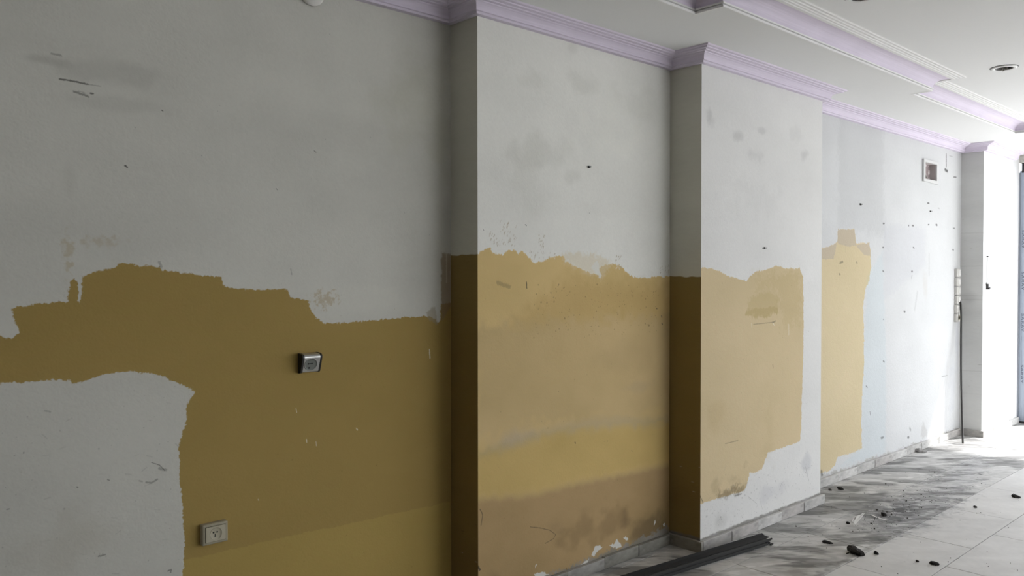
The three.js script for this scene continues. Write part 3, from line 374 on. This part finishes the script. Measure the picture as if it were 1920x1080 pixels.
  const street = struct('street'); mesh('pavement', mergeGeometries([boxAt(-30, 30, -0.4, -0.06, ZF - 0.22, -60), boxAt(XR + 0.3, 30, -0.4, -0.06, 20, ZF - 0.22)]), std([0.5, 0.5, 0.49], 0.95), street);
}

// ---------------------------------------------------------------- baseboards: short tiles set on edge along the wall
{
  const b = struct('baseboard_left');
  const mats = [[0.43, 0.42, 0.4], [0.36, 0.345, 0.325], [0.5, 0.49, 0.47], [0.4, 0.38, 0.36], [0.25, 0.24, 0.21], [0.32, 0.31, 0.285]].map((c) => {
    const p = new Paint(128, 64, 0, 0.3, 0, 0.07).fill((s, t) => { const n = 1 + (fbm(s * 22, t * 40, 4) - 0.5) * 0.7; return c.map((q) => q * n); }); return new THREE.MeshStandardMaterial({ map: p.texture(), roughness: 0.7 });
  });
  const run = (fix, axis, a, c, step, order) => { // pieces from a to c along the axis
    const n = Math.max(1, Math.round(Math.abs(c - a) / step)), d = (c - a) / n;
    for (let k = 0; k < n; k++) {
      const p = a + d * k, q = p + d, L = Math.abs(d) - 0.003, mid = (p + q) / 2, h = HB - 0.002 * ((k * 7) % 3), j = 0.0015 * ((k * 5) % 3 - 1);
      const g = axis === 'z' ? rbox(TB, h, L, 0.003, fix + TB / 2 + j, h / 2, mid) : rbox(L, h, TB, 0.003, mid, h / 2, fix + TB / 2);
      mesh('baseboard_tile', g, mats[order ? order[k % order.length] : (k * 3 + 1) % 4], b);
    }
  };
  run(X.A, 'z', ZN, ZB + TB, 0.3); run(ZB, 'x', X.A, X.B + TB, 0.3); run(X.B, 'z', ZB, ZC + TB, 0.3, [4, 4, 5, 4]);
  run(ZC, 'x', X.B, X.C + TB, 0.3, [4]); run(X.C, 'z', ZC + 0.0, ZC1 - 0.02, 0.288, [1, 3, 2, 3, 0]); run(X.D, 'z', ZC1, ZE + TB, 0.325, [2, 0, 2, 0, 3]); run(ZE, 'x', X.D, X.E + TB, 0.3, [1]); run(X.E, 'z', ZE, ZF, 0.3, [2]);
  mesh('mortar', mergeGeometries([boxAt(X.A, X.A + TB - 0.004, 0, HB - 0.004, ZN, ZB), boxAt(X.B, X.B + TB - 0.004, 0, HB - 0.006, ZB, ZC), boxAt(X.C, X.C + TB - 0.004, 0, HB - 0.006, ZC, ZC1 - 0.015), boxAt(X.D, X.D + TB - 0.004, 0, HB - 0.006, ZC1, ZE)]), std([0.7, 0.69, 0.66], 0.95), b);
}

// ---------------------------------------------------------------- shop front: the steel post at the left of the opening and the head above it
{
  const d = struct('door_1');
  const cv = document.createElement('canvas'); cv.width = 128; cv.height = 1024; const c = cv.getContext('2d');
  c.fillStyle = '#aab4c2'; c.fillRect(0, 0, 128, 1024);
  for (let i = 0; i < 260; i++) { c.fillStyle = `rgba(${rnd() < 0.5 ? '90,98,112' : '205,212,222'},${ran(0.05, 0.25)})`; c.fillRect(ran(0, 128), ran(0, 1024), ran(1, 5), ran(10, 120)); }
  c.fillStyle = '#5f6676'; c.font = 'bold 25px sans-serif';
  for (const y of [300, 470, 640, 850]) { c.save(); c.translate(30, y); c.rotate(Math.PI / 2); c.fillText('SARAY', -60, 8); c.restore(); }
  const tex = new THREE.CanvasTexture(cv); tex.colorSpace = THREE.SRGBColorSpace; tex.magFilter = THREE.LinearFilter;
  const film = new THREE.MeshStandardMaterial({ map: tex, roughness: 0.5, metalness: 0.1 }), steel = std([0.3, 0.32, 0.36], 0.45, { metalness: 0.6 }), black = std([0.02, 0.02, 0.022], 0.6);
  const post = mesh('door_post', boxAt(X.E + 0.001, X.E + 0.16, 0.015, 2.62, ZF - 0.012, ZF - 0.08), [steel, steel, steel, steel, film, steel], d, 'grey steel post with printed film');
  mesh('post_base_shade', boxAt(X.E + 0.001, X.E + 0.2, -0.002, 0.02, ZF + 0.004, ZF - 0.1), black, d, 'dark slab in place of the shade at the post base');  // black slab drawn for the shade at the foot of the post
  mesh('post_lip', boxAt(X.E - 0.0, X.E + 0.012, 0.03, 2.6, ZF + 0.006, ZF - 0.012), steel, d);
  mesh('door_head', boxAt(X.E + 0.02, 4.2, 2.6, 2.7, ZF - 0.01, ZF - 0.1), black, d, 'dark head of the opening');
}
// ---------------------------------------------------------------- things on the wall
const IVORY = std([0.5, 0.46, 0.34], 0.5), IVORY2 = std([0.4, 0.36, 0.26], 0.55), HOLE = std([0.012, 0.011, 0.01], 0.8), BLACK = std([0.018, 0.016, 0.014], 0.45), SILVER = std([0.55, 0.55, 0.53], 0.32, { metalness: 0.75 }), GREYPL = std([0.3, 0.31, 0.29], 0.5), BRASS = std([0.35, 0.3, 0.2], 0.4, { metalness: 0.8 });
function ringShape(w, h, r, R) { // rounded rectangle in (z, y) with a round hole
  const s = new THREE.Shape(), x = w / 2, y = h / 2; s.moveTo(-x + r, -y); s.lineTo(x - r, -y); s.quadraticCurveTo(x, -y, x, -y + r); s.lineTo(x, y - r); s.quadraticCurveTo(x, y, x - r, y); s.lineTo(-x + r, y); s.quadraticCurveTo(-x, y, -x, y - r); s.lineTo(-x, -y + r); s.quadraticCurveTo(-x, -y, -x + r, -y);
  if (R) { const h2 = new THREE.Path(); h2.absarc(0, 0, R, 0, Math.PI * 2, true); s.holes.push(h2); } return s;
}
const outward = (shape, depth, bevel, x = 0, y = 0, z = 0) => { const g = new THREE.ExtrudeGeometry(shape, { depth: depth - bevel, bevelEnabled: bevel > 0, bevelSize: bevel, bevelThickness: bevel, bevelOffset: -bevel, bevelSegments: 3, curveSegments: 20 }); g.rotateY(Math.PI / 2); g.translate(x, y, z); return g; };
{ // silver socket with a curved cover between black cheeks
  const t = thing('wall_socket', 'silver surface-mounted wall socket with black side cheeks and a curved cover', 'socket', [X.A, 1.192, -1.652]);
  const side = new THREE.Shape(); side.moveTo(0, -0.040); side.quadraticCurveTo(0.016, -0.041, 0.022, -0.035); side.lineTo(0.039, 0.018); side.quadraticCurveTo(0.043, 0.029, 0.034, 0.035); side.quadraticCurveTo(0.026, 0.0395, 0, 0.040); side.lineTo(0, -0.040);
  const ext = (d, z, b, sc = 1) => { const g = new THREE.ExtrudeGeometry(side, { depth: d, bevelEnabled: b > 0, bevelSize: b, bevelThickness: b, bevelSegments: 2, bevelOffset: -b, curveSegments: 14 }); g.scale(sc, sc, 1); g.translate(0, 0, z); return g; };
  mesh('cover', ext(0.072, -0.036, 0.001, 0.985), SILVER, t, 'brushed silver curved cover');
  mesh('cheek', ext(0.007, 0.0365, 0.0015, 1.02), BLACK, t, 'black side cheek'); mesh('cheek', ext(0.006, -0.0435, 0.0015, 1.02), BLACK, t, 'black side cheek');
  // the insert lies on the slanting front
  const tilt = Math.atan2(0.017, 0.053);
  const fix = (g) => { g.rotateZ(-tilt); g.scale(1, 1, 1.08); g.translate(0.0312, -0.0055, 0.003); return g; };
  const rim = new THREE.TorusGeometry(0.0255, 0.0018, 8, 40); rim.rotateY(Math.PI / 2); mesh('rim', fix(rim), std([0.42, 0.42, 0.4], 0.4, { metalness: 0.4 }), t);
  const dish = new THREE.LatheGeometry([[0, 0.0006], [0.019, 0.0006], [0.021, 0.001], [0.0245, 0.003]].map((a) => new THREE.Vector2(...a)), 40); dish.rotateZ(-Math.PI / 2); const di = mesh('socket_insert', fix(dish), std([0.19, 0.2, 0.18], 0.5), t, 'round grey insert');
  for (const [y, z, r] of [[0.004, 0.011, 0.0032], [0.004, -0.003, 0.0032], [0.004, 0.004, 0.0022], [-0.014, 0.006, 0.0036]]) mesh('pin_hole', fix(cyl(r, 0.002, 0.0012, y, z, 16)), HOLE, di);
}
{ // ivory socket low on the wall
  const t = thing('wall_socket', 'ivory wall socket with a square frame and three pin holes, low by the white patch', 'socket', [X.A, 0.584, -1.254]);
  mesh('frame', outward(ringShape(0.098, 0.078, 0.006, 0), 0.024, 0.006), IVORY2, t, 'bevelled ivory frame');
  const pl = mesh('plate', outward(ringShape(0.074, 0.056, 0.004, 0.0225), 0.0045, 0.001, 0.0235), IVORY, t, 'ivory cover plate');
  mesh('groove', rbox(0.002, 0.0595, 0.0775, 0.0008, 0.0236, 0, 0), std([0.1, 0.09, 0.06], 0.8), t);
  const dish = new THREE.LatheGeometry([[0, 0.001], [0.018, 0.0012], [0.0225, 0.0042]].map((a) => new THREE.Vector2(...a)), 40); dish.rotateZ(-Math.PI / 2); dish.translate(0.0246, 0, 0); const di = mesh('socket_insert', dish, IVORY, t);
  for (const [y, z, r] of [[0.0055, 0.0085, 0.003], [0.0055, -0.0055, 0.003], [-0.008, 0.002, 0.0032], [-0.002, 0.002, 0.002]]) mesh('pin_hole', cyl(r, 0.002, 0.0262, y, z, 16), HOLE, di);
}
{ // round blank cover near the ceiling
  const t = thing('cover_disc', 'round white blanking cover hanging slightly loose near the top of the wall', 'cover', [X.A, 2.6925, -1.675]);
  const g = new THREE.LatheGeometry([[0, 0.014], [0.03, 0.0135], [0.046, 0.011], [0.052, 0.007], [0.053, 0.003], [0.05, 0.002], [0, 0.002]].map((a) => new THREE.Vector2(...a)), 48); g.rotateZ(-Math.PI / 2); g.rotateY(-0.1); g.translate(0.006, 0, 0);
  mesh('disc', g, std([0.72, 0.7, 0.66], 0.6), t); mesh('back_box', cyl(0.036, 0.012, 0.004, 0, 0, 32), std([0.1, 0.09, 0.08], 0.8), t); mesh('screw', cyl(0.004, 0.003, 0.0205, 0, 0.0, 12), GREYPL, t);
}
{ // open junction box high on the far wall
  const t = thing('junction_box', 'open rectangular junction box set in the wall with a chipped white frame', 'junction box', [X.D, 2.4685, -7.7225]);
  const fr = new THREE.Shape([[-0.172, -0.098], [0.172, -0.102], [0.168, 0.096], [-0.172, 0.1]].map((a) => new THREE.Vector2(...a))); fr.holes.push(new THREE.Path([[-0.134, -0.073], [-0.134, 0.073], [0.134, 0.073], [0.134, -0.073]].map((a) => new THREE.Vector2(...a))));
  mesh('frame', outward(fr, 0.016, 0.003), std([0.6, 0.6, 0.59], 0.8), t, 'white plaster frame');
  const inner = std([0.5, 0.46, 0.45], 0.9), back = new Paint(128, 96, 0, 0.27, 0, 0.15).fill((s, q) => { const n = fbm(s * 25, q * 25, 4), k = sstep(0.4, 0.62, n); return [0.68 - 0.36 * k, 0.62 - 0.36 * k, 0.61 - 0.35 * k]; }).texture();
  mesh('back_panel', boxAt(-0.05, -0.045, -0.08, 0.08, -0.14, 0.14), new THREE.MeshStandardMaterial({ map: back, roughness: 0.9 }), t);
  mesh('side_panel', boxAt(-0.05, 0.002, -0.0745, 0.0745, 0.1335, 0.1365), std([0.1, 0.07, 0.065], 0.9), t); mesh('side_panel', boxAt(-0.05, 0.002, -0.0745, 0.0745, -0.1365, -0.1335), inner, t);
  mesh('side_panel', boxAt(-0.05, 0.002, 0.0725, 0.0755, -0.135, 0.135), inner, t); mesh('side_panel', boxAt(-0.05, 0.002, -0.0755, -0.0725, -0.135, 0.135), inner, t);
  const w1 = new THREE.TubeGeometry(new THREE.CatmullRomCurve3([[-0.045, 0.06, 0.05], [-0.03, 0.02, 0.08], [-0.02, -0.01, 0.06], [-0.03, -0.05, -0.02], [-0.045, -0.03, -0.08]].map((a) => new THREE.Vector3(...a))), 24, 0.004, 6); mesh('wire', w1, std([0.45, 0.42, 0.4], 0.6), t);
  mesh('terminal', rbox(0.03, 0.05, 0.05, 0.003, -0.032, 0.0, 0.105), std([0.03, 0.02, 0.02], 0.7), t);
}
{ // six switches in a column beside the end pier
  const words = ['topmost', 'second from the top', 'third from the top', 'fourth from the top', 'fifth from the top', 'lowest'], says = ['single rocker switch', 'single rocker switch', 'double rocker switch', 'switch with the black cable leaving it', 'double rocker switch', 'socket with a dark round opening'];
  for (let k = 0; k < 6; k++) {
    const t = thing('wall_switch', `white plastic ${says[k]}, ${words[k]} in the column`, 'switch', [X.D, 1.562 - k * 0.0855, -8.408 + [0.0, 0.002, 0.0, -0.003, 0.001, 0.002][k]], 0, 'column of white switches by the end pier');
    mesh('frame', outward(ringShape(0.094, 0.081, 0.012, 0), 0.029, 0.010), std([0.6, 0.585, 0.55], 0.45), t);
    if (k === 5) { mesh('socket_insert', cyl(0.021, 0.006, 0.029, 0, -0.003, 28, 0.024), IVORY2, t); mesh('socket_opening', cyl(0.016, 0.0026, 0.0315, 0, -0.003, 28), HOLE, t, 'dark round opening'); }
    else if (k === 2 || k === 4) for (const s of [-1, 1]) { const g = rbox(0.008, 0.05, 0.024, 0.002, 0.030, 0, s * 0.0135); g.rotateZ(s * 0.03); mesh('rocker', g, std([0.72, 0.71, 0.68], 0.35), t); }
    else { const g = rbox(0.008, 0.05, 0.052, 0.0025, 0.030, 0, 0); g.rotateZ(0.05); mesh('rocker', g, std([0.72, 0.71, 0.68], 0.35), t); }
  }
}
{ // black cable from the switches to the floor
  const pts = [[-2.764, 1.3, -8.43], [-2.75, 1.288, -8.425], [-2.737, 1.215, -8.41], [-2.714, 0.915, -8.35], [-2.682, 0.622, -8.26], [-2.641, 0.288, -8.16], [-2.616, 0.126, -8.1], [-2.594, 0.009, -8.049]];
  const c = new THREE.CatmullRomCurve3(pts.map((a) => new THREE.Vector3(...a)), false, 'centripetal');
  const m = mesh('power_cable', new THREE.TubeGeometry(c, 90, 0.0085, 10), BLACK); m.userData.label = 'black cable hanging from the fourth switch down to the floor'; m.userData.category = 'cable';
  const end = mesh('cable_end', cyl(0.0082, 0.004, 0, 0, 0, 12), std([0.2, 0.13, 0.08], 0.5, { metalness: 0.5 }), m); end.rotation.z = Math.PI / 2; end.position.set(pts[pts.length - 1][0], pts[pts.length - 1][1], pts[pts.length - 1][2]);
}
{ // hook with its string on the end pier
  const t = thing('wall_hook', 'small black hook with a thin string on the bright end pier', 'hook', [X.E, 1.43, -8.632]);
  mesh('string', new THREE.TubeGeometry(new THREE.CatmullRomCurve3([[0.006, 0.29, 0.008], [0.004, 0.18, 0.004], [0.005, 0.03, 0]].map((a) => new THREE.Vector3(...a))), 20, 0.0022, 6), GREYPL, t);
  mesh('nail', cyl(0.005, 0.02, 0.006, 0.29, 0.008, 10), BLACK, t);
  const g = mergeGeometries([rbox(0.016, 0.045, 0.03, 0.004, 0.009, 0.005, 0), rbox(0.03, 0.016, 0.022, 0.004, 0.018, -0.018, 0.014), rbox(0.024, 0.018, 0.018, 0.004, 0.014, -0.014, -0.02)]); mesh('hook', g, BLACK, t);
}
for (const [x, y, z, label, s] of [[X.B, 2.102, -3.149, 'dark screw with a plug in the first pier above the ochre', 1], [X.C, 1.711, -4.525, 'dark screw in the tan-painted pier above its ochre panel', 1], [X.D, 2.094, -6.312, 'dark screw in the far white wall above the ochre strip', 1.2], [X.D, 2.115, -7.74, 'dark screw in the far white wall below the junction box', 1.1]]) {
  const t = thing('wall_screw', label, 'screw', [x, y, z]);
  mesh('plug', cyl(0.0062 * s, 0.007, 0.0025, 0, 0, 14), HOLE, t); mesh('screw', mergeGeometries([cyl(0.0022 * s, 0.014, 0.009, 0, -0.001, 10), cyl(0.0045 * s, 0.003, 0.0165, 0, -0.001, 12, 0.003 * s)]), GREYPL, t);
}
// ---------------------------------------------------------------- recessed downlights without bulbs
function downlight(pos, label) {
  const t = thing('downlight', label, 'downlight', pos, 0, 'recessed ceiling downlights');
  const ring = new THREE.LatheGeometry([[0.05, -0.001], [0.052, -0.008], [0.066, -0.009], [0.074, -0.006], [0.0765, -0.0005], [0.0765, 0.001], [0.05, 0.001]].map((a) => new THREE.Vector2(...a)), 56); mesh('trim_ring', ring, std([0.74, 0.74, 0.72], 0.4), t);
  const can = new THREE.LatheGeometry([[0.0505, -0.006], [0.0505, 0.085], [0, 0.086]].map((a) => new THREE.Vector2(...a)), 40); mesh('can', can, std([0.05, 0.05, 0.048], 0.6), t);
  const gap = new THREE.TorusGeometry(0.0775, 0.0028, 6, 56); gap.rotateX(Math.PI / 2); mesh('gasket', gap, std([0.015, 0.015, 0.015], 0.8), t, 'dark ring in place of the shaded gap');  // solid dark ring standing in for the shaded gap round the trim
  const lug = []; for (const a of [0.2, 2.3, 4.2]) lug.push(rbox(0.014, 0.05, 0.008, 0.002, 0.016 * Math.cos(a), 0.006, 0.016 * Math.sin(a))); lug.push(rbox(0.03, 0.03, 0.026, 0.004, 0, 0.03, 0)); mesh('lamp_holder', mergeGeometries(lug), std([0.32, 0.31, 0.28], 0.45, { metalness: 0.5 }), t);
  return t;
}
downlight(DL, 'recessed round downlight with an empty lamp holder on the raised ceiling, in full view');
downlight(DL2, 'recessed round downlight just cut off by the top edge of the picture');

// ---------------------------------------------------------------- things on the floor
{ // black aluminium profile lying along the wall
  const a = new THREE.Vector3(-2.413, 0, -4.235), b = new THREE.Vector3(-2.62, 0, -2.5), L = a.distanceTo(b), t = thing('metal_profile', 'long black aluminium channel profile lying on the floor along the piers', 'metal profile', [a.x, 0.001, a.z], Math.atan2(b.x - a.x, b.z - a.z));
  // local z runs from the far end towards the camera, local x across
  const ext = (pts, z0, z1) => { const g = new THREE.ExtrudeGeometry(new THREE.Shape(pts.map((q) => new THREE.Vector2(...q))), { depth: z1 - z0, bevelEnabled: true, bevelSize: 0.0006, bevelThickness: 0.0006, bevelSegments: 1 }); g.translate(0, 0, z0); return g; };
  const al = std([0.013, 0.013, 0.012], 0.7), al2 = std([0.004, 0.004, 0.004], 0.9), rub = std([0.01, 0.01, 0.01], 0.9);
  mesh('channel', ext([[-0.03, 0], [0.03, 0], [0.03, 0.012], [0.0275, 0.012], [0.0275, 0.003], [0.012, 0.003], [0.012, 0.02], [0.03, 0.02], [0.03, 0.032], [0.0275, 0.034], [-0.03, 0.034]], 0.0, L), al, t, 'black channel body');
  mesh('upper_flange', ext([[-0.034, 0.0345], [0.016, 0.0345], [0.016, 0.037], [-0.02, 0.038], [-0.031, 0.046], [-0.034, 0.046]], -0.03, L), al2, t, 'matt black upper flange');
  mesh('web', ext([[0.031, 0.004], [0.0345, 0.006], [0.0345, 0.015], [0.031, 0.017]], 0.03, L), al, t);
  mesh('web', ext([[0.031, 0.022], [0.033, 0.023], [0.033, 0.030], [0.031, 0.031]], -0.02, L), al, t);
  const f1 = rbox(0.006, 0.01, 0.05, 0.002, 0.024, 0.026, -0.02); mesh('end_fin', f1, al2, t); const f2 = rbox(0.02, 0.012, 0.03, 0.003, 0.02, 0.008, -0.008); mesh('end_fin', f2, al2, t); const f3 = rbox(0.014, 0.006, 0.03, 0.002, 0.044, 0.004, -0.004); f3.rotateY(0.3); mesh('end_fin', f3, al2, t);
  mesh('gasket', ext([[0.014, 0.006], [0.026, 0.006], [0.026, 0.017], [0.014, 0.017]], 0.02, L), rub, t, 'rubber gasket in the channel');
}
const LEAF = std([0.016, 0.014, 0.012], 0.95), LEAF2 = std([0.05, 0.045, 0.04], 0.95);
function crumb(rx, ry, rz, n, spikes) { // crumpled lump with ragged lobes
  const g = mergeVertices(new THREE.IcosahedronGeometry(1, 3)), p = g.attributes.position, o = ran(0, 50);
  for (let i = 0; i < p.count; i++) { const x = p.getX(i), y = p.getY(i), z = p.getZ(i), k = 0.62 + 0.75 * (noise(x * n + o, z * n + y * 2) + 0.5 * noise(x * n * 2.7 + o, z * n * 2.7 + 9 + y)) / 1.5; p.setXYZ(i, x * k * rx, Math.max(0, (y * k + 0.55) * ry * (1 - 0.25 * x)), z * k * rz); }
  const gs = [g.toNonIndexed()]; gs[0].deleteAttribute('uv');
  for (let i = 0; i < spikes; i++) { const a = ran(0, 6.28), l = ran(0.5, 0.9) * rx, c = new THREE.ConeGeometry(ry * 0.22, l, 5); c.rotateZ(Math.PI / 2 - ran(0.1, 0.5)); c.translate(rx * 0.7, ry * 0.35, 0); c.rotateY(a); const q = c.toNonIndexed(); q.deleteAttribute('uv'); gs.push(q); }
  const m = mergeGeometries(gs); m.computeVertexNormals(); return m;
}
function litter(name, label, category, x, z, geo, mat, ry = 0, group) { const m = mesh(name, geo, mat); m.position.set(x, 0.0005, z); m.rotation.y = ry; m.userData = { label, category }; if (group) m.userData.group = group; return m; }
litter('dirt_clump', 'large black ragged clump of dirt on the tile joint', 'debris', -1.975, -4.455, crumb(0.05, 0.022, 0.026, 2.4, 2), LEAF, -0.35);
litter('dirt_clump', 'small dark curled leaf left of the large black clump', 'debris', -2.166, -4.515, crumb(0.028, 0.008, 0.014, 2.6, 3), LEAF, 0.2);
litter('dirt_clump', 'tiny black crumb right of the large black clump', 'debris', -1.895, -4.529, crumb(0.012, 0.01, 0.009, 2.2, 1), LEAF, 0);
litter('dirt_clump', 'small black scrap on the clean tiles, nearest the bottom edge of the picture', 'debris', -1.615, -4.595, crumb(0.022, 0.01, 0.014, 2.6, 3), LEAF, 0.6);
litter('dirt_clump', 'tiny dark crumb left of the small black scrap on the clean tiles', 'debris', -1.693, -4.571, crumb(0.008, 0.006, 0.007, 2, 0), LEAF, 0);
litter('dirt_clump', 'dark scrap on the bright floor, furthest to the right', 'debris', -1.719, -6.394, crumb(0.026, 0.012, 0.018, 2.6, 2), LEAF, 0.4);
litter('dirt_clump', 'small dark pebble on the clean tiles beside the stained area', 'debris', -1.827, -5.918, crumb(0.011, 0.007, 0.01, 2, 0), LEAF2, 0);
litter('dirt_clump', 'dark pebble near the corner of the tan pier, the larger of two', 'debris', -2.648, -5.714, crumb(0.02, 0.01, 0.014, 2.2, 0), LEAF, 0);
litter('dirt_clump', 'dark pebble near the corner of the tan pier, the smaller of two', 'debris', -2.687, -5.629, crumb(0.012, 0.008, 0.01, 2.2, 0), LEAF2, 0);
litter('dirt_clump', 'black lump beside the white scraps in the stained area', 'debris', -2.168, -5.291, crumb(0.018, 0.012, 0.014, 2.4, 1), LEAF, 0.7);
litter('dirt_clump', 'dark crumb in front of the white scraps', 'debris', -2.249, -4.958, crumb(0.011, 0.008, 0.01, 2.2, 0), LEAF, 0);
litter('dirt_clump', 'grey lump of plaster by the baseboard of the far wall', 'debris', -2.726, -7.412, crumb(0.045, 0.02, 0.03, 2.6, 1), std([0.33, 0.32, 0.31], 0.95), 0.3);
{
  const strip = (pts, w) => { // thin bent strip of paper
    const s = new THREE.Shape(), L = pts.map((q) => new THREE.Vector2(q[0], -q[1])), up = [], dn = []; L.forEach((q, i) => { const d = (L[Math.min(i + 1, L.length - 1)].clone().sub(L[Math.max(i - 1, 0)])).normalize(); up.push(new THREE.Vector2(q.x - d.y * w, q.y + d.x * w)); dn.unshift(new THREE.Vector2(q.x + d.y * w, q.y - d.x * w)); });
    s.setFromPoints([...up, ...dn]); const g = new THREE.ExtrudeGeometry(s, { depth: 0.0012, bevelEnabled: false }); g.rotateX(-Math.PI / 2); return g;
  };
  const pm = std([0.66, 0.65, 0.63], 0.8);
  litter('paper_scrap', 'pale bent strip of torn paper lying in the stained area', 'scrap', -2.28, -5.03, strip([[0.0, -0.1], [0.03, 0.0], [0.065, 0.06], [0.03, -0.1], [0.0, -0.22]], 0.007), pm, 0);
  litter('paper_scrap', 'pale straight strip of torn paper beside the black lump', 'scrap', -2.2, -5.22, strip([[-0.03, -0.03], [0.02, 0.0], [0.09, 0.02]], 0.006), pm, 0);
}
{ // loose grit nobody could count
  const N = 230, g = new THREE.IcosahedronGeometry(1, 0), im = new THREE.InstancedMesh(g, LEAF2, N), m = new THREE.Matrix4(), q = new THREE.Quaternion(), e = new THREE.Euler();
  for (let i = 0; i < N; i++) {
    let x, z; if (i < 120) { x = -2.15 + (rnd() + rnd() - 1) * 0.2; z = -5.5 + (rnd() + rnd() + rnd() - 1.5) * 0.7; } else if (i < 195) { x = ran(-2.55, -1.95); z = ran(-6.8, -4.2); } else { x = ran(-1.95, -1.2); z = ran(-7.5, -4.2); }
    const r = ran(0.0012, 0.0034) * (rnd() < 0.08 ? 2 : 1); e.set(ran(0, 6), ran(0, 6), ran(0, 6)); q.setFromEuler(e); m.compose(new THREE.Vector3(x, r * 0.4, z), q, new THREE.Vector3(r * ran(0.8, 1.6), r * 0.7, r)); im.setMatrixAt(i, m);
  }
  im.name = 'grit'; im.castShadow = im.receiveShadow = true; im.userData = { label: 'dark loose grit strewn over the stained tiles by the wall', category: 'grit', kind: 'stuff' }; scene.add(im);
}
renderer.render(scene, camera);
